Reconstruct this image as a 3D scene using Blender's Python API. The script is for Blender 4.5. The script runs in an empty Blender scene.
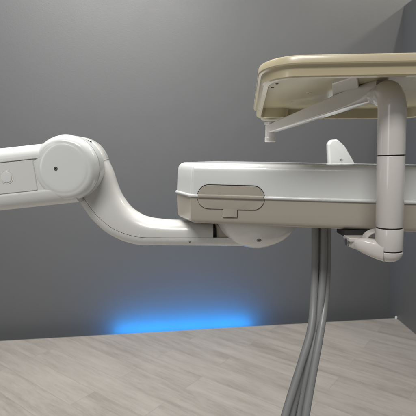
import bpy, bmesh, math, random
from mathutils import Vector, Matrix
random.seed(4)
S = bpy.context.scene
R = math.radians
# ------------------------------------------------------------------ camera
PITCH = math.atan(50/416)
EYE = Vector((0, 0, 1.0))
cam = bpy.data.cameras.new('camera'); co = bpy.data.objects.new('camera', cam)
S.collection.objects.link(co); S.camera = co
co.location = EYE; co.rotation_euler = (R(90)-PITCH, 0, 0)
cam.sensor_width = 36; cam.lens = 36; cam.clip_start = .01; cam.clip_end = 60
cam.dof.use_dof = True; cam.dof.focus_distance = .57; cam.dof.aperture_fstop = 18
# ------------------------------------------------------------------ world and lamps
w = bpy.data.worlds.new('World'); S.world = w; w.use_nodes = True
bg = w.node_tree.nodes['Background']
bg.inputs[0].default_value = (1, .985, .96, 1); bg.inputs[1].default_value = .115
S.view_settings.view_transform = 'Standard'; S.view_settings.look = 'None'
S.view_settings.exposure = 0; S.view_settings.gamma = 1

def area(name, loc, target, sx, sy, power, col):
    l = bpy.data.lights.new(name, 'AREA'); l.shape = 'RECTANGLE'; l.size = sx; l.size_y = sy
    l.energy = power; l.color = col
    o = bpy.data.objects.new(name, l); S.collection.objects.link(o); o.location = loc
    o.rotation_euler = (Vector(target)-Vector(loc)).to_track_quat('-Z', 'Y').to_euler()
    return o
area('ceiling_panel_lamp', (-.42, 1.12, 2.70), (-.42, 1.12, 0), 1.6, .6, 84, (1, .98, .95))
area('ceiling_panel_lamp', (-.30, -.85, 2.60), (-.30, -.85, 0), 1.2, .6, 47, (1, .98, .95))
area('side_fill_lamp', (-1.5, -1.1, 1.55), (.1, .6, 1.0), .35, 1.3, 5, (.98, .99, 1))  # added unseen fill light: streaks on the post, brighter fronts
# lamps of the next room, beyond the low partition

# ------------------------------------------------------------------ helpers
SP, CP = math.sin(PITCH), math.cos(PITCH)
def W(px, py, y):
    """point of the place that stands y metres in front of the eye on a given sight line"""
    a = (px-208)/416; b = (208-py)/416
    d = Vector((a, CP+b*SP, -SP+b*CP))
    return EYE + d*(y/d.y)

def mat(name, col, rough=.4, coat=0, bump=0, bscale=300, var=.03, vscale=6, metal=0, spec=.5, sub=0):
    m = bpy.data.materials.new(name); m.use_nodes = True
    nt = m.node_tree; n = nt.nodes; L = nt.links; b = n['Principled BSDF']
    b.inputs['Roughness'].default_value = rough; b.inputs['Metallic'].default_value = metal
    b.inputs['Coat Weight'].default_value = coat; b.inputs['Coat Roughness'].default_value = .12
    b.inputs['Specular IOR Level'].default_value = spec
    tc = n.new('ShaderNodeTexCoord')
    ns = n.new('ShaderNodeTexNoise'); ns.inputs['Scale'].default_value = vscale; ns.inputs['Detail'].default_value = 6
    L.new(tc.outputs['Object'], ns.inputs['Vector'])
    mx = n.new('ShaderNodeMix'); mx.data_type = 'RGBA'
    mx.inputs['A'].default_value = tuple(c*(1-var) for c in col)+(1,)
    mx.inputs['B'].default_value = tuple(min(1, c*(1+var)) for c in col)+(1,)
    L.new(ns.outputs['Fac'], mx.inputs['Factor']); L.new(mx.outputs['Result'], b.inputs['Base Color'])
    mr = n.new('ShaderNodeMapRange'); mr.inputs['To Min'].default_value = max(0, rough-.07); mr.inputs['To Max'].default_value = rough+.07
    n2 = n.new('ShaderNodeTexNoise'); n2.inputs['Scale'].default_value = vscale*5; n2.inputs['Detail'].default_value = 4
    L.new(tc.outputs['Object'], n2.inputs['Vector']); L.new(n2.outputs['Fac'], mr.inputs['Value']); L.new(mr.outputs['Result'], b.inputs['Roughness'])
    if bump:
        n3 = n.new('ShaderNodeTexNoise'); n3.inputs['Scale'].default_value = bscale; n3.inputs['Detail'].default_value = 3
        L.new(tc.outputs['Object'], n3.inputs['Vector'])
        bp = n.new('ShaderNodeBump'); bp.inputs['Strength'].default_value = bump; bp.inputs['Distance'].default_value = .001
        L.new(n3.outputs['Fac'], bp.inputs['Height']); L.new(bp.outputs['Normal'], b.inputs['Normal'])
    return m
M = dict(
    white=mat('white_plastic', (.64, .655, .65), .24, .5, .05, 500),
    cream=mat('cream_plastic', (.61, .61, .585), .26, .5, .05, 500),
    beige=mat('warm_grey_plastic', (.365, .335, .285), .38, .15, .06, 500, .04),
    arm=mat('arm_white', (.62, .63, .615), .28, .4, .06, 500),
    face=mat('cover_face', (.60, .605, .585), .40, .1, .06, 500),
    panel=mat('panel_grey', (.60, .605, .585), .42, .1, .06, 500),
    post=mat('post_enamel', (.56, .54, .515), .25, .5, .03, 400),
    tray=mat('tray_beige', (.48, .42, .285), .30, .35, .05, 300, .05),
    plate=mat('bracket_grey', (.60, .59, .55), .30, .3, .04),
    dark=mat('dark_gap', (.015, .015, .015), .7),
    steel=mat('screw_steel', (.25, .25, .25), .3, metal=1),
    hose=mat('hose_grey', (.235, .24, .24), .42, .1, .15, 250, .08, 20),
    wall=mat('wall_paint', (.127, .131, .136), .46, 0, .5, 220, .04, 2),
)
def obj(name, bm, m, parent=None, smooth=True, ang=35):
    me = bpy.data.meshes.new(name)
    bmesh.ops.remove_doubles(bm, verts=bm.verts, dist=1e-6)
    bmesh.ops.recalc_face_normals(bm, faces=bm.faces)
    bm.to_mesh(me); bm.free()
    if smooth:
        me.shade_smooth()
        me.set_sharp_from_angle(angle=R(ang))
    me.materials.append(M[m] if isinstance(m, str) else m)
    o = bpy.data.objects.new(name, me); S.collection.objects.link(o)
    if parent:
        o.parent = parent
        root = parent
        while root.parent: root = root.parent
        if parent is root: o.matrix_parent_inverse = Matrix.Translation(-root.location)
    return o
def thing(name, loc, label, cat, group=None):
    o = bpy.data.objects.new(name, None); S.collection.objects.link(o); o.location = loc
    o.empty_display_size = .05
    o['label'] = label; o['category'] = cat
    if group: o['group'] = group
    return o
def ring(poly, d, n=8):
    """poly: counter-clockwise corners (x, y, radius) moved inwards by d, corners rounded"""
    k = len(poly); out = []
    P = [Vector(p[:2]) for p in poly]
    nor = []
    for i in range(k):
        e = (P[(i+1) % k]-P[i]).normalized(); nor.append(Vector((-e.y, e.x)))
    Q = []
    for i in range(k):
        n0, n1 = nor[i-1], nor[i]
        s = n0+n1; Q.append(P[i] + s*(d/max(.15, (1+n0.dot(n1)))))
    for i in range(k):
        r = max(poly[i][2]-d, .0006)
        a = (Q[i-1]-Q[i]); b = (Q[(i+1) % k]-Q[i]); la, lb = a.length, b.length; a.normalize(); b.normalize()
        ang = a.angle(b, math.pi)
        if ang > R(178):
            for j in range(n+1): out.append(Q[i] + (a if j < n/2 else b)*1e-5*abs(j-n/2))
            continue
        t = min(r/math.tan(ang/2), .49*la, .49*lb); r = t*math.tan(ang/2)
        c = Q[i] + (a+b).normalized()*(r/math.sin(ang/2))
        v0 = Q[i]+a*t-c; v1 = Q[i]+b*t-c
        a0 = math.atan2(v0.y, v0.x); da = math.atan2(v1.y, v1.x)-a0
        while da > math.pi: da -= 2*math.pi
        while da < -math.pi: da += 2*math.pi
        for j in range(n+1):
            an = a0+da*j/n; out.append(c+Vector((math.cos(an), math.sin(an)))*r)
    return out
def loft(bm, rings, cap0=True, cap1=True):
    vs = [[bm.verts.new(p) for p in r] for r in rings]
    n = len(vs[0])
    for a, b in zip(vs, vs[1:]):
        for i in range(n): bm.faces.new((a[i], a[(i+1) % n], b[(i+1) % n], b[i]))
    if cap0: bm.faces.new(vs[0][::-1])
    if cap1: bm.faces.new(vs[-1])
    return bm
def prism(poly, levels, F, bm=None, n=8):
    """levels: (height, inset) along the third axis, F maps local (a, b, c) to the place"""
    bm = bm or bmesh.new()
    return loft(bm, [[F(p.x, p.y, h) for p in ring(poly, d, n)] for h, d in levels])
def round_levels(h0, h1, r0, r1, inset=0, n=6):
    L = []
    if r0:
        for i in range(n+1):
            a = math.pi/2*i/n; L.append((h0+r0*(1-math.sin(a)) if False else h0+r0*(1-math.cos(a)), inset+r0*(1-math.sin(a))))
    else: L.append((h0, inset))
    if r1:
        for i in range(n+1):
            a = math.pi/2*i/n; L.append((h1-r1*(1-math.sin(a)), inset+r1*(1-math.cos(a))))
    else: L.append((h1, inset))
    return L
def frame(c, ax):
    """axes around a point; ax is the third axis"""
    ax = Vector(ax).normalized(); q = Vector((0, 0, 1)) if abs(ax.z) < .9 else Vector((1, 0, 0))
    u = q.cross(ax).normalized(); v = ax.cross(u)
    c = Vector(c)
    return lambda a, b, h: c+u*a+v*b+ax*h
def lathe(c, ax, prof, bm=None, n=64):
    """prof: (radius, height) along ax"""
    bm = bm or bmesh.new(); F = frame(c, ax)
    rs = [[F(max(r, 1e-5)*math.cos(2*math.pi*i/n), max(r, 1e-5)*math.sin(2*math.pi*i/n), h) for i in range(n)] for r, h in prof]
    return loft(bm, rs)
def smooth_path(P, k=10):
    out = []; P = [Vector(p) for p in P]
    for i in range(len(P)-1):
        p0 = P[max(i-1, 0)]; p1 = P[i]; p2 = P[i+1]; p3 = P[min(i+2, len(P)-1)]
        for j in range(k):
            t = j/k
            out.append(.5*((2*p1)+(p2-p0)*t+(2*p0-5*p1+4*p2-p3)*t*t+(-p0+3*p1-3*p2+p3)*t**3))
    out.append(P[-1]); return out
def sweep(path, sec, side=None, bm=None, cap=True):
    """sec(i, t) gives section points (s, t'); side = fixed sideways axis or None for a carried one"""
    bm = bm or bmesh.new(); rings = []; n = len(path); prev = None
    for i, p in enumerate(path):
        T = (path[min(i+1, n-1)]-path[max(i-1, 0)]).normalized()
        if side is not None: s = (Vector(side)-T*T.dot(Vector(side))).normalized()
        else:
            s = prev or T.orthogonal().normalized(); s = (s-T*T.dot(s)).normalized(); prev = s
        u = T.cross(s)
        rings.append([p+s*a+u*b for a, b in sec(i/(n-1))])
    return loft(bm, rings, cap, cap)
def circ(r, n=24): return [(r*math.cos(2*math.pi*i/n), r*math.sin(2*math.pi*i/n)) for i in range(n)]
def rrect(a, b, r, n=6):
    return [(p.x, p.y) for p in ring([(-a, -b, r), (a, -b, r), (a, b, r), (-a, b, r)], 0, n)]
from mathutils.bvhtree import BVHTree
def hit(px, py, o):
    me = o.data; t = BVHTree.FromPolygons([v.co for v in me.vertices], [p.vertices for p in me.polygons])
    d = (W(px, py, 1)-EYE).normalized(); p, n_, i, dd = t.ray_cast(EYE, d)
    if p is None: print('no hit', px, py, o.name); return W(px, py, .6), Vector((0, -1, 0))
    if n_.dot(d) > 0: n_ = -n_
    return p, n_
def screw(name, p, ax, r, parent, depth=.0012, m='steel'):
    """a recessed screw: dark rim ring, head and hex socket in one mesh"""
    bm = lathe(p, ax, [(0, -depth), (r*.45, -depth), (r*.45, depth*.2), (r*.85, depth*.25), (r, 0), (r, -depth)], n=24)
    return obj(name, bm, m, parent)

# ------------------------------------------------------------------ setting
def on_floor(px, py):
    a = (px-208)/416; b = (208-py)/416; d = Vector((a, CP+b*SP, -SP+b*CP)); p = EYE+d*(-EYE.z/d.z); return p.xy
E0 = on_floor(0, 341); E1 = on_floor(387.5, 318.5)       # far edge of the floor
GAP = .12
bu = (E1-E0).normalized(); bn = Vector((bu.y, -bu.x))       # bn points towards the camera
BW0 = E0-bn*GAP
k_ = E1.x/E1.y; t_ = (k_*BW0.y-BW0.x)/(bu.x-k_*bu.y); C2 = BW0+bu*t_; BW1 = C2      # corner of the two walls
rd = (on_floor(416, 334.5)-C2).normalized(); rn = Vector((-rd.y, rd.x))
def slab(name, pts, z0, z1, m, **k):
    bm = bmesh.new()
    loft(bm, [[Vector((p[0], p[1], z0)) for p in pts], [Vector((p[0], p[1], z1)) for p in pts]])
    o = obj(name, bm, m, smooth=False); o['kind'] = 'structure'; return o
# wood look vinyl floor
fm = bpy.data.materials.new('vinyl_plank_floor'); fm.use_nodes = True
nt = fm.node_tree; n = nt.nodes; L = nt.links; b = n['Principled BSDF']
tc = n.new('ShaderNodeTexCoord'); mp = n.new('ShaderNodeMapping'); mp.inputs['Rotation'].default_value = (0, 0, R(37))
mp.inputs['Location'].default_value = (.31, .07, 0)
L.new(tc.outputs['Object'], mp.inputs['Vector'])
br = n.new('ShaderNodeTexBrick'); br.offset = .37; br.inputs['Scale'].default_value = 1
br.inputs['Brick Width'].default_value = .80; br.inputs['Row Height'].default_value = .125
br.inputs['Mortar Size'].default_value = .0011; br.inputs['Mortar Smooth'].default_value = .3; br.inputs['Bias'].default_value = 0
br.inputs['Color1'].default_value = (0, 0, 0, 1); br.inputs['Color2'].default_value = (1, 1, 1, 1); br.inputs['Mortar'].default_value = (.5, .5, .5, 1)
L.new(mp.outputs['Vector'], br.inputs['Vector'])
def streak(sx, sy, det, rough=.6, dist=0):
    m2 = n.new('ShaderNodeMapping'); m2.inputs['Scale'].default_value = (sx, sy, 1)
    ad = n.new('ShaderNodeVectorMath'); ad.operation = 'MULTIPLY_ADD'
    L.new(br.outputs['Color'], ad.inputs[0]); ad.inputs[1].default_value = (3.1, 7.7, 0); L.new(mp.outputs['Vector'], ad.inputs[2])
    L.new(ad.outputs[0], m2.inputs['Vector'])
    t = n.new('ShaderNodeTexNoise'); t.inputs['Scale'].default_value = 1; t.inputs['Detail'].default_value = det
    t.inputs['Roughness'].default_value = rough; t.inputs['Distortion'].default_value = dist
    L.new(m2.outputs['Vector'], t.inputs['Vector']); return t
s1 = streak(2.4, 15, 8, .66, .15); s2 = streak(22, 260, 8, .85); s3 = streak(7, 62, 8, .75, .2)
def math_(op, a, b_, c=None):
    x = n.new('ShaderNodeMath'); x.operation = op
    for i, v in enumerate((a, b_, c)):
        if v is None: continue
        if hasattr(v, 'links'): L.new(v, x.inputs[i])
        else: x.inputs[i].default_value = v
    return x.outputs[0]
f = math_('MULTIPLY', s1.outputs['Fac'], .50)
f = math_('MULTIPLY_ADD', s2.outputs['Fac'], .30, f)
f = math_('MULTIPLY_ADD', s3.outputs['Fac'], .34, f)
f = math_('MULTIPLY_ADD', br.outputs['Color'], .085, f)
f = math_('ADD', f, -.055)
cr = n.new('ShaderNodeValToRGB')
cr.color_ramp.elements[0].position = .38; cr.color_ramp.elements[0].color = (.215, .197, .174, 1)
cr.color_ramp.elements[1].position = .76; cr.color_ramp.elements[1].color = (.425, .402, .370, 1)
e = cr.color_ramp.elements.new(.56); e.color = (.335, .314, .286, 1)
L.new(f, cr.inputs['Fac'])
mm = n.new('ShaderNodeMix'); mm.data_type = 'RGBA'; mm.inputs['B'].default_value = (.13, .115, .10, 1)
L.new(cr.outputs['Color'], mm.inputs['A'])
L.new(math_('MULTIPLY', br.outputs['Fac'], .30), mm.inputs['Factor'])
L.new(mm.outputs['Result'], b.inputs['Base Color'])
L.new(math_('MULTIPLY_ADD', s2.outputs['Fac'], .2, .42), b.inputs['Roughness'])
bp = n.new('ShaderNodeBump'); bp.inputs['Strength'].default_value = .25; bp.inputs['Distance'].default_value = .002
L.new(math_('MULTIPLY_ADD', br.outputs['Fac'], -1, math_('MULTIPLY', s2.outputs['Fac'], .4)), bp.inputs['Height'])
L.new(bp.outputs['Normal'], b.inputs['Normal'])
far0 = BW0-bu*3+bn*GAP; far1 = BW1+bu*.05+bn*GAP; 
pu = Vector((bn.x, bn.y))
near1 = BW1+pu*4.6+bu*2; near0 = BW0-bu*3+pu*4.6
slab('floor', [near0, near1, far1, far0], -.10, 0, fm)
# channel bottom under the wall slot
slab('floor_slot', [BW0-bu*3+bn*GAP, BW1+bu*.05+bn*GAP, BW1, BW0-bu*3], -.11, -.083, 'dark')
# back wall
a0 = BW0-bu*3; a1 = BW1+bu*1.8
slab('wall_back', [a0, a1, a1-bn*.12, a0-bn*.12], -.12, 3.0, 'wall')
# low partition on the right, open above
PT = W(404, 6, BW1.y).z
slab('wall_right', [C2+rd*4.6, C2+rd*4.6+rn*.08, C2+rn*.08+pu*.0005, C2+rd*.0005], -.12, PT, 'wall')

# lamps of the next room, beyond the low partition
for lat, pw, sz in ((1.05, 9, .12), (.155, 7.5, .05)):
    q = C2+bu*lat+rd*.8
    area('next_room_lamp', (q.x, q.y, PT+.76), (C2.x-.2, C2.y, PT-.1), sz, sz, pw, (1, .93, .80))
# ------------------------------------------------------------------ blue strip light in the slot
led = thing('strip_light', (-.12, 2.39, 0), 'blue glowing light strip set in the slot where floor meets grey wall', 'strip light')
bm_e = bpy.data.materials.new('blue_light'); bm_e.use_nodes = True
be = bm_e.node_tree.nodes['Principled BSDF']; be.inputs['Base Color'].default_value = (.02, .2, .6, 1)
be.inputs['Emission Color'].default_value = (.0, .33, 1, 1); be.inputs['Emission Strength'].default_value = 66
t0 = (W(114, 334, 2.35).xy-BW0).dot(bu); t1 = (W(255, 326, 2.46).xy-BW0).dot(bu)
def along(t, d, z): p = BW0+bu*t+bn*d; return Vector((p.x, p.y, z))
bm = bmesh.new(); loft(bm, [[along(t, .088, -.072), along(t, .104, -.072), along(t, .104, -.062), along(t, .088, -.062)] for t in (t0, t1)])
obj('light_bar', bm, bm_e, led, smooth=False)
bm = bmesh.new(); loft(bm, [[along(t, .084, -.082), along(t, .108, -.082), along(t, .108, -.0722), along(t, .084, -.0722)] for t in (t0-.01, t1+.01)])
obj('mounting_rail', bm, 'steel', led, smooth=False)
# bit of white caulk at the foot of the partition, shaped as a small knob
cp = C2+rd*(GAP/rd.dot(bn)+.012)-bu*.007
st = obj('corner_caulk', lathe((cp.x, cp.y, 0), (0, 0, 1), [(.0065, 0), (.007, .002), (.007, .013), (.005, .017), (0, .018)], n=20), 'white')
st['label'] = 'tiny bit of white caulk on the floor in the wall corner'; st['category'] = 'caulk'

# ------------------------------------------------------------------ the dental unit
unit = thing('dental_delivery_unit', (.02, .62, .91),
    'white and warm grey dental unit on a curved arm, with hanging grey hoses', 'dental unit')
# --- head
HO = W(190.5, 224, .57)
yaw, tilt = R(9), R(.9)
HU = Vector((math.cos(yaw), -math.sin(yaw), -math.sin(tilt))).normalized()
HV = Vector((math.sin(yaw), math.cos(yaw), 0)); HV = (HV-HU*HU.dot(HV)).normalized(); HW = HU.cross(HV)
HF = lambda a, b_, c: HO+HU*a+HV*b_+HW*c
plan = [(0, 0, .007), (.46, 0, .03), (.46, .315, .03), (-.022, .315, .03), (-.034, .058, .02)]
TR = .0395; TOP = .0845
low = [(0, .012), (.0006, .0075), (.0020, .0044), (.0042, .0024), (.008, .0012), (.020, .0006), (TR-.002, .0)]
lower = obj('lower_body', prism(plan, low, HF, n=10), 'beige', unit, ang=50)
up = [(TR+.002, 0), (.052, .0004), (.062, .0006), (.073, .0012), (.0778, .0024), (.0808, .0042), (.0830, .0070), (.0842, .0110), (TOP, .018)]
upper = obj('top_cover', prism(plan, up, HF, n=10), 'white', unit, ang=50)
tr = [(TR-.0022, .001), (TR-.0022, -.0008), (TR-.0014, -.0020), (TR, -.0025), (TR+.0014, -.0020), (TR+.0022, -.0008), (TR+.0022, .001)]
obj('trim_band', prism(plan, tr, HF, n=10), 'white', unit, ang=60)
# --- latch on the front of the head
FF = lambda a, b_, c: HF(a, -c, b_)     # (along, up, out)
LA, LB, L0, L1 = .0095, .1005, .0225, .0545
lp = [(LA, L0, .0155), (.0455, L0, .0003), (.0455, .0115, .0008), (.0645, .0115, .0008), (.0645, L0, .0003), (LB, L0, .0155), (LB, L1, .0155), (LA, L1, .0155)]
lp2 = [(LA, L0, .0155), (LB, L0, .0155), (LB, L1, .0155), (LA, L1, .0155)]
prism_fl = lambda poly, lv, n=8: prism(poly, lv, FF, n=n)
gp_ = [(LA-.0005, L0-.0005, .016), (.0450, L0-.0005, .0003), (.0450, .0110, .001), (.0650, .0110, .001), (.0650, L0-.0005, .0003), (LB+.0005, L0-.0005, .016), (LB+.0005, L1+.0012, .016), (LA-.0005, L1+.0012, .016)]
obj('latch_gap', prism_fl(gp_, [(-.003, 0), (.0004, 0)]), 'dark', lower, smooth=False)
lt = obj('latch', prism_fl(lp, [(-.002, 0), (.0007, 0), (.0010, .0004)]), 'beige', lower)
lb = [(LA+.0008, TR-.0022, .001), (LB-.0008, TR-.0022, .001), (LB-.0008, TR+.0026, .001), (LA+.0008, TR+.0026, .001)]
obj('latch_ridge', prism_fl(lb, [(0, 0), (.0030, 0), (.0038, .0010)]), 'beige', lower)
# --- white fin standing at the back of the head
FY = .85
fo = [W(329.3, 166, FY), W(356.8, 166, FY), W(346.5, 146.5, FY), W(339, 139, FY), W(332, 139.5, FY), W(329.3, 144, FY)]
fr = [.001, .001, .014, .008, .008, .008]
fpoly = [(p.x, p.z, r) for p, r in zip(fo, fr)]
fin = obj('grip_fin', prism(fpoly, [(0, .004), (.0008, .0020), (.003, .0004), (.006, 0), (.016, 0), (.0184, .0008), (.020, .004)], lambda a, b_, c: Vector((a, FY+c+(b_-fo[0].z)*.12, b_)), n=8), 'white', upper, ang=60)
fs = W(341.5, 160, FY+.0012); screw('screw', fs, (0, -1, 0), .0021, fin) if False else obj('screw', lathe(fs, (0, -1, 0), [(0, -.001), (.0014, 0), (.0024, .0002), (.0026, -.001)], n=20), 'steel', upper)

# --- S shaped arm
AY = .635
pairs = [((103.5, 154), (74, 192), .050), ((107, 163), (80, 197), .050), ((113.5, 180), (87, 210), .050), ((121, 194.5), (97, 223), .050), ((132.5, 208), (112, 234.5), .050),
         ((147, 216.5), (134, 242.5), .050), ((164, 219.3), (160, 244.2), .050), ((186, 220.2), (186, 244.6), .050), ((213, 220.6), (213, 244.8), .050)]
mid = []; th = []
for (o_, i_, w_) in pairs:
    a, b_ = W(*o_, AY), W(*i_, AY); mid.append((a+b_)/2); th.append((a-b_).length)
K = 10
path = smooth_path(mid, K)
thp = [v.x for v in smooth_path([Vector((t, 0, 0)) for t in th], K)]
seam = [v.x for v in smooth_path([Vector((t, 0, 0)) for t in (-.31, -.30, -.27, -.24, -.20, -.15, -.11, -.09, -.08)], K)]
def shell(lo_side, N_=None):
    def sec(t):
        i = min(int(round(t*((N_ or len(path))-1))), len(path)-1)
        h = thp[i]/2; wd = .026; s = seam[i]*2*h; g = .00035
        pts = []; e = 2.5; N = 14
        def uat(v): return wd*(max(0, 1-abs(v/h)**e))**(1/e)
        if lo_side: v0, v1 = -h*.9999, s-g
        else: v0, v1 = s+g, h*.9999
        vs = [v0+(v1-v0)*(.5-.5*math.cos(math.pi*k/N)) for k in range(N+1)]
        k_ = .985 if lo_side else 1
        right = [(uat(v)*k_, v) for v in vs]
        left = [(-uat(v)*k_, v) for v in reversed(vs)]
        return right+left
    return sec
xt = [path[-1]+(path[-1]-path[-2]).normalized()*.006*(k+1) for k in range(13)]
carm = obj('curved_arm', sweep(path, shell(False), (0, 1, 0)), 'cream', unit, ang=50)
lsh = obj('lower_shell', sweep(path+xt, shell(True, len(path)+len(xt)), (0, 1, 0)), 'arm', carm, ang=50)
obj('seam_core', sweep(path, lambda t: [(p[0]*.95, p[1]) for p in rrect(.024, .008, .002)], (0, 1, 0)), 'dark', carm)
s_ = hit(190, 242, lsh); screw('screw', s_[0]+s_[1]*.0002, s_[1], .0018, carm)
# --- mount block and round swivel dish under the head
b0 = W(215.2, 224, AY); b1 = W(262, 244.6, AY)
bx = [(b0.x, b1.z+.008, .001), (b1.x, b1.z+.008, .001), (b1.x, b0.z+.004, .001), (b0.x, b0.z+.004, .001)]
obj('mount_block', prism(bx, round_levels(0, .05, .010, .010), lambda a, b_, c: Vector((a, AY-.024+c, b_))), 'beige', unit)
g0 = W(212.6, 225, AY); g1 = W(218, 236.5, AY)
obj('end_gap', prism([(g0.x, g1.z, .001), (g1.x, g1.z, .001), (g1.x, g0.z-.0015, .001), (g0.x, g0.z-.0015, .001)], [(0, 0), (.040, 0)], lambda a, b_, c: Vector((a, AY-.019+c, b_))), 'dark', carm)
pc = W(256, 246.3, AY-.005); ztop = HO.z+.002
H = ztop-pc.z; RD = .0635
prof = [(0, 0), (.012, 0.0001), (.020, .0006)]+[(RD*math.sin(R(a)), H-H*math.cos(R(a))) for a in range(28, 91, 5)]+[(RD, H)]
dish = obj('swivel_dish', lathe((pc.x, pc.y+.004, pc.z), (0, 0, 1), prof, n=96), 'cream', unit, ang=50)
sp = hit(259, 240.3, dish); screw('screw', sp[0]+sp[1]*.0003, sp[1], .0028, dish, m='steel')
obj('screw_recess', lathe(sp[0]+sp[1]*.0001, sp[1], [(0, -.001), (.0034, -.001), (.0034, 0), (0, 0.0001)], n=24), 'dark', dish)

# --- joint drum
J = W(69.5, 167.8, .60)
jx = Vector((-.02, -1, 0)).normalized()
def fil(r0, h0, r1, h1, n=8):   # quarter curve from (r0,h0) to (r1,h1)
    return [(r0+(r1-r0)*(1-math.cos(math.pi/2*i/n)), h0+(h1-h0)*math.sin(math.pi/2*i/n)) for i in range(n+1)]
RJ = .0465
prof = [(0, -.018), (RJ-.003, -.018), (RJ, -.015), (RJ, .010)]+fil(RJ, .008, .0345, .0255, 12)+[(.033, .0263), (.031, .0267), (.028, .0269), (0, .0269)]
drum = obj('joint_cover', lathe(J, jx, prof, n=96), 'white', unit, ang=40)
sc_ = W(55.6, 168.6, .5727); screw('screw', sc_, jx, .0021, drum)
obj('screw_recess', lathe(J+jx*.0, jx, [(0, 0), (.001, 0)], n=8) if False else lathe(sc_+Vector((0, .0004, 0)), jx, [(0, 0), (.0026, 0), (.0026, .0003), (0, .0003)], n=24), 'dark', drum)
hub = lathe(J+Vector((.0, .022, 0)), (0, 1, 0), [(0, -.003), (RJ-.004, -.003), (RJ-.001, 0), (RJ, .004), (RJ, .030), (RJ-.006, .040), (0, .042)], n=96)
hubo = obj('joint_hub', hub, 'cream', unit)
# small slit on top of the joint
sl = W(87.5, 140.2, .612)
obj('slit', prism([(-.0065, -.0008, .0007), (.0065, -.0008, .0007), (.0065, .0008, .0007), (-.0065, .0008, .0007)], [(-.006, 0), (.0006, 0)],
    (lambda F: F)(lambda a, b_, c: sl+Vector((math.cos(R(24)), 0, -math.sin(R(24))))*a+Vector((0, 1, 0))*b_*1.6+Vector((math.sin(R(24)), -.25, math.cos(R(24))))*c)), 'dark', hubo)

# --- spring arm coming in from the left
P1 = W(78, 171.3, .605); P0 = W(-70, 187.5, .605)
P0 = P0+(P0-P1)*.5
ad = (P1-P0).normalized(); upv = Vector((0, -1, 0)).cross(ad); upv = upv if upv.z > 0 else -upv
hh = .0440
front = Vector((0, -1, 0))
def armsec(pts): return [[P + front*a + upv*b_ for a, b_ in pts] for P in (P0, P1)]
outer = []
ph, pd = .0205, .0024
def qa(cx, cy, rx, ry, a0, a1, n=10): return [(cx+rx*math.cos(R(a0+(a1-a0)*i/n)), cy+ry*math.sin(R(a0+(a1-a0)*i/n))) for i in range(n+1)]
fd = .030
outer = qa(fd-.022, hh-.020, .022, .020, 0, 90)+qa(-.012, hh-.018, .018, .018, 90, 180)+qa(-.012, -hh+.018, .018, .018, 180, 270)+qa(fd-.022, -hh+.020, .022, .020, 270, 360)
outer += [(fd, -ph-.0012), (fd-.0008, -ph), (fd-pd, -ph), (fd-pd, ph+.003), (fd-.0008, ph+.003), (fd, ph+.0042)]
bm = bmesh.new(); loft(bm, armsec(outer))
housing = obj('arm_housing', bm, 'arm', unit, ang=50)
al = (W(42, 175, .60)-P0).dot(ad)
pnl = [(0.02, -ph+.0007, .001), (al, -ph+.0007, .002), (al, ph+.0023, .002), (.02, ph+.0023, .001)]
AF = lambda a, b_, c: P0+ad*a+upv*b_+front*(fd-pd+c)
panel = obj('side_panel', prism(pnl, [(-.004, 0), (.0008, 0), (.0014, .0007)], AF), 'panel', housing)
bc = W(6.3, 177.3, .575); ba = (bc-P0).dot(ad); bb = (bc-P0).dot(upv)
bcc = AF(ba, bb, .0010)
obj('button_ring', lathe(bcc, front, [(.0065, 0), (.0065, .0008), (.0092, .0010), (.0094, .0006), (.0094, 0)], n=48), 'plate', housing)
obj('button', lathe(bcc, front, [(0, 0), (.0078, 0), (.0078, .0010), (.0072, .0018), (0, .0020)], n=48), 'white', housing)

# --- tray post at the front
PX = W(391.5, 200, .49).x; PYY = .49
Z = lambda py: W(391, py, PYY).z
pr = .0155
LEAN = -.030
XP = lambda z: PX+LEAN*(z-Z(250))
UP = Vector((LEAN, 0, 1)).normalized()
def cyl(z0, z1, r, bev=.0009): return lathe((XP(z0), PYY, z0), UP, [(0, 0), (r-bev, 0), (r-bev*.3, bev*.3), (r, bev), (r, z1-z0-bev), (r-bev*.3, z1-z0-bev*.3), (r-bev, z1-z0), (0, z1-z0)], n=72)
# elbow + upper tube
e_end = W(269, 129.5, .74); e_start = Vector((PX, PYY, 1.0768))
dirh = (e_end-e_start); dirh.normalize()
br_ = .024
pth = [Vector((XP(Z(155)), PYY, Z(155)+.0003))]
zc = e_start.z-br_
for k in range(6): zz = pth[0].z+(zc-pth[0].z)*(k+1)/6; pth.append(Vector((XP(zz), PYY, zz)))
db = Vector((.10, 1, 0)).normalized(); cen = Vector((XP(zc), PYY, zc))+db*br_
for k in range(1, 17):
    a = R(90)*k/16
    pth.append(cen-db*br_*math.cos(a)+Vector((0, 0, 1))*br_*math.sin(a))
q = pth[-1]; heading = math.atan2(db.y, db.x); h1 = math.atan2(dirh.y, dirh.x)
for k in range(1, 9):
    hd = heading+(h1-heading)*k/8; q = q+Vector((math.cos(hd), math.sin(hd), -.1+.45*k/8))*.0035; pth.append(q)
tip = pth[-1]; dirh = (e_end-tip).normalized()
post = obj('post_tube', sweep(pth, lambda t: circ(pr if t < .80 else pr-(t-.80)/.20*.0050, 48)), 'post', unit, ang=50)
obj('sleeve', cyl(Z(226.6), Z(155.9), pr), 'post', post)
obj('collar', cyl(Z(249.5), Z(227.9), pr+.0002), 'post', post)
obj('joint_rings', cyl(Z(252), Z(154), pr-.0012), 'dark', post)
capo = lathe((PX, PYY, Z(250.6)), (0, 0, -1), [(0, 0), (pr-.0008, 0), (pr+.0002, .0008)]+[( (pr+.0002)*math.cos(R(a)), .0012+.0125*math.sin(R(a))) for a in range(8, 90, 8)]+[(0, .0137)], n=72)
obj('end_cap', capo, 'post', post)
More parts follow.
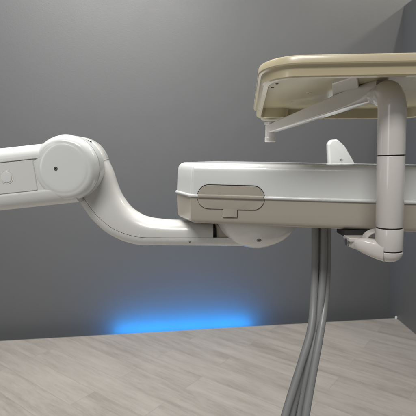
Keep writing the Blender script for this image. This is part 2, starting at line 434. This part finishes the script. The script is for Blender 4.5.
# bracket that carries the post under the head
kn = smooth_path([Vector((PX-.002, PYY+.002, Z(250.5))), W(379, 249, .497), W(368, 246, .508), W(360, 243.6, .52), W(352, 242.6, .53)], 8)
def ksec(t):
    h = .0088*(1-t)**.8+.0050; d = .009*(1-t)+.0085
    return [(d*math.copysign(abs(math.cos(a))**.7, math.cos(a)), h*math.copysign(abs(math.sin(a))**.8, math.sin(a))) for a in [2*math.pi*i/28 for i in range(28)]]
brk = obj('bracket', sweep(kn, ksec, (0, 1, 0)), 'post', unit, ang=50)
kp = W(352, 242, .528)
obj('pinch_bolt', lathe(kp+Vector((.004, 0, 0)), (-1, 0, 0), [(0, 0), (.0050, 0), (.0052, .004), (.0045, .0048), (.0045, .0062), (.0056, .0068), (.0056, .0105), (.0046, .0118), (0, .012)], n=32), 'steel', brk)
q0, q1 = W(347, 236.8, .525), W(372, 239.5, .525)
obj('clamp_plate', prism([(q0.x, q1.z-.001, .0008), (q1.x, q1.z-.001, .0008), (q1.x, q0.z, .0008), (q0.x, q0.z, .0008)], [(-.012, .0005), (-.0115, 0), (.012, 0), (.0125, .0005)], lambda a, b_, c: Vector((a, .527+c, b_))), 'post', brk)
obj('shade_block', prism([(q0.x, .535, .003), (PX-.004, .535, .003), (PX-.004, .57, .003), (q0.x, .57, .003)], [(HO.z-.0112, 0), (HO.z-.003, 0)], lambda a, b_, c: Vector((a, b_, c))), 'dark', brk)  # dark block standing in for the shade under the head edge
# hook shaped cable guard above the bracket
gp = smooth_path([W(364, 243, .515), W(364.5, 238.5, .514), W(367.5, 234.2, .512), W(373, 231.4, .509), W(379, 230.6, .505)], 8)
obj('guard_loop', sweep(gp, lambda t: rrect(.007, .0014, .0012), (0, 1, 0)), 'post', brk)
nk0 = W(352, 226, .55); 
obj('mounting_foot', prism([(W(364, 0, .55).x, .545, .004), (W(384, 0, .55).x, .545, .004), (W(384, 0, .55).x, .585, .004), (W(364, 0, .55).x, .585, .004)], [(HO.z-.0145, 0), (HO.z+.006, 0)], lambda a, b_, c: Vector((a, b_, c))), 'beige', brk)
# arm under the tray
ra = tip-dirh*.014+Vector((0, 0, .0035)); dirh = (e_end-ra).normalized(); Lr = (e_end-ra).length
apath = [ra+dirh*(Lr*k/12) for k in range(13)]
def asec(t):
    a = .0110*(1-t)+.0072*t; h = .0125*(1-t)+.0070*t; r = (pr*.6)*(1-min(1, t*5))+.0018
    return rrect(a, h, min(r, h*.98, a*.98), 6)
tarm = obj('tray_arm', sweep(apath, asec, dirh.cross(Vector((0, 0, 1)))), 'post', unit, ang=40)
ex = e_end-dirh*.004
obj('pivot_pin', lathe((ex.x, ex.y, ex.z-.0225), (0, 0, 1), [(0, 0), (.0088, 0), (.0094, .0008), (.0094, .008), (.0085, .009), (.0085, .030), (.0105, .0305), (.0105, .034), (0, .034)], n=40), 'post', tarm)
# --- hoses
cv = [(229, 321), (262, 321), (298, 319.3), (330, 315.3), (362, 307.8), (414, 295.6), (465, 285), (545, 273)]
off = [(-6.2, -6.0, -5.6, -4.6, -6.2, -10.2, -13, -16), (-2.2, -2.0, -2.4, -3.4, -3.4, -4.0, -4, -5), (2.2, 2.2, 1.6, .6, 1.0, 3.2, 4, 5), (6.2, 6.2, 6.0, 5.4, 7.2, 10.2, 13, 16)]
dep = [(.634, .630, .618, .596, .578, .556, .54, .52), (.642, .636, .630, .612, .592, .566, .55, .53), (.634, .630, .618, .606, .586, .570, .55, .53), (.640, .636, .624, .600, .580, .556, .54, .52)]
hp = [[(x+o_, y, d) for (y, x), o_, d in zip(cv, off[k], dep[k])] for k in range(4)]
for k, h in enumerate(hp):
    pts = [W(*p) for p in h]
    pts[0].z = HO.z+.004
    last = pts[-1]; pts += [last+Vector((-.02, .01, -.18)), last+Vector((-.10, .05, -(last.z-.012)))]
    pp = smooth_path(pts, 12)
    obj('hose', sweep(pp, lambda t: circ(.0056+.0001*k, 20)), 'hose', unit)
fx = W(321, 230, .636)
obj('hose_outlet', lathe((fx.x, fx.y, HO.z-.003), (0, 0, 1), [(.0, 0), (.020, 0), (.022, .002), (.022, .010), (0, .010)], n=48), 'dark', unit)

# ------------------------------------------------------------------ tray
A = W(258, 78, .45)
near_l = Vector((.054, .447)); far_l = Vector((.080, .752))
tv2 = (far_l-near_l).normalized(); tu2 = Vector((tv2.y, -tv2.x))
zb = W(330, 76.5, .447).z; zt = W(330, 54.8, .447).z; zf = W(330, 120.5, .752).z; print('tray', zb, zt, zf)
TO = Vector((near_l.x, near_l.y, zb))
TU = Vector((tu2.x, tu2.y, 0)); TV = Vector((tv2.x, tv2.y, (zf-zb)/.306)).normalized(); TW = TU.cross(TV)
TF = lambda a, b_, c: TO+TU*a+TV*b_+TW*c
tray = thing('instrument_tray', TF(.14, .15, 0), 'beige rounded instrument tray seen from below, held by the arm on the bent post', 'tray')
tp = [(0, 0, .045), (.285, 0, .045), (.285, .306, .045), (0, .306, .045)]
lv = [(.0165, .06), (.0165, .0170), (.0158, .0150), (.001, .0125), (0, .0115), (0, .0062), (.0012, .0045), (.0095, .0038), (.0112, .0030), (.0120, .0005), (.0135, -.0004), (zt-zb-.0027, .0), (zt-zb-.0009, .0008), (zt-zb, .0026), (zt-zb, .006), (zt-zb-.0012, .0090), (.0190, .014), (.0186, .020), (.0186, .06)]
body = obj('tray_body', prism(tp, lv, TF, n=14), 'tray', tray, ang=30)
# mounting plate across the arm, on the tray's underside
def under(px, py, zc):   # point of the underside seen on a sight line
    P = W(px, py, .5); d = P-EYE; nrm = TW; q = TF(0, 0, zc); t = (q-EYE).dot(nrm)/d.dot(nrm); X = EYE+d*t-TO
    return (X.dot(TU), X.dot(TV))
UZ = .0125
pl = [under(334, 112.5, UZ), under(361.5, 102, UZ), under(357, 76.5, UZ), under(332, 84.5, UZ)]
pl = [(a, b_, .003) for a, b_ in pl]
ar = sum(pl[i][0]*pl[(i+1) % 4][1]-pl[(i+1) % 4][0]*pl[i][1] for i in range(4))
if ar < 0: pl = pl[::-1]
obj('mounting_plate', prism(pl, [(UZ, .001), (UZ+.001, 0), (.0175, 0)], TF), 'plate', tray)
ea, eb = (ex-TO).dot(TU), (ex-TO).dot(TV)
cpl = [(ea-.016, eb-.018, .008), (ea+.030, eb-.018, .012), (ea+.030, eb+.020, .012), (ea-.016, eb+.020, .01)]
obj('corner_plate', prism(cpl, [(.0005, .001), (.0012, 0), (.0175, 0)], TF), 'tray', tray)
for px, py in ((272.5, 87.5), (277, 83.8)):
    a_, b_ = under(px, py,   .0164)
    screw('screw', TF(a_, b_,   .0164), -TW, .0022, tray, .001, 'dark')
a_, b_ = under(309, 93,   .0164)
obj('moulding_mark', lathe(TF(a_, b_, .0166), -TW, [(0, 0), (.0042, 0), (.0036, .0006), (.0022, .0007), (.0018, .0002), (0, .0002)], n=32), 'tray', tray)
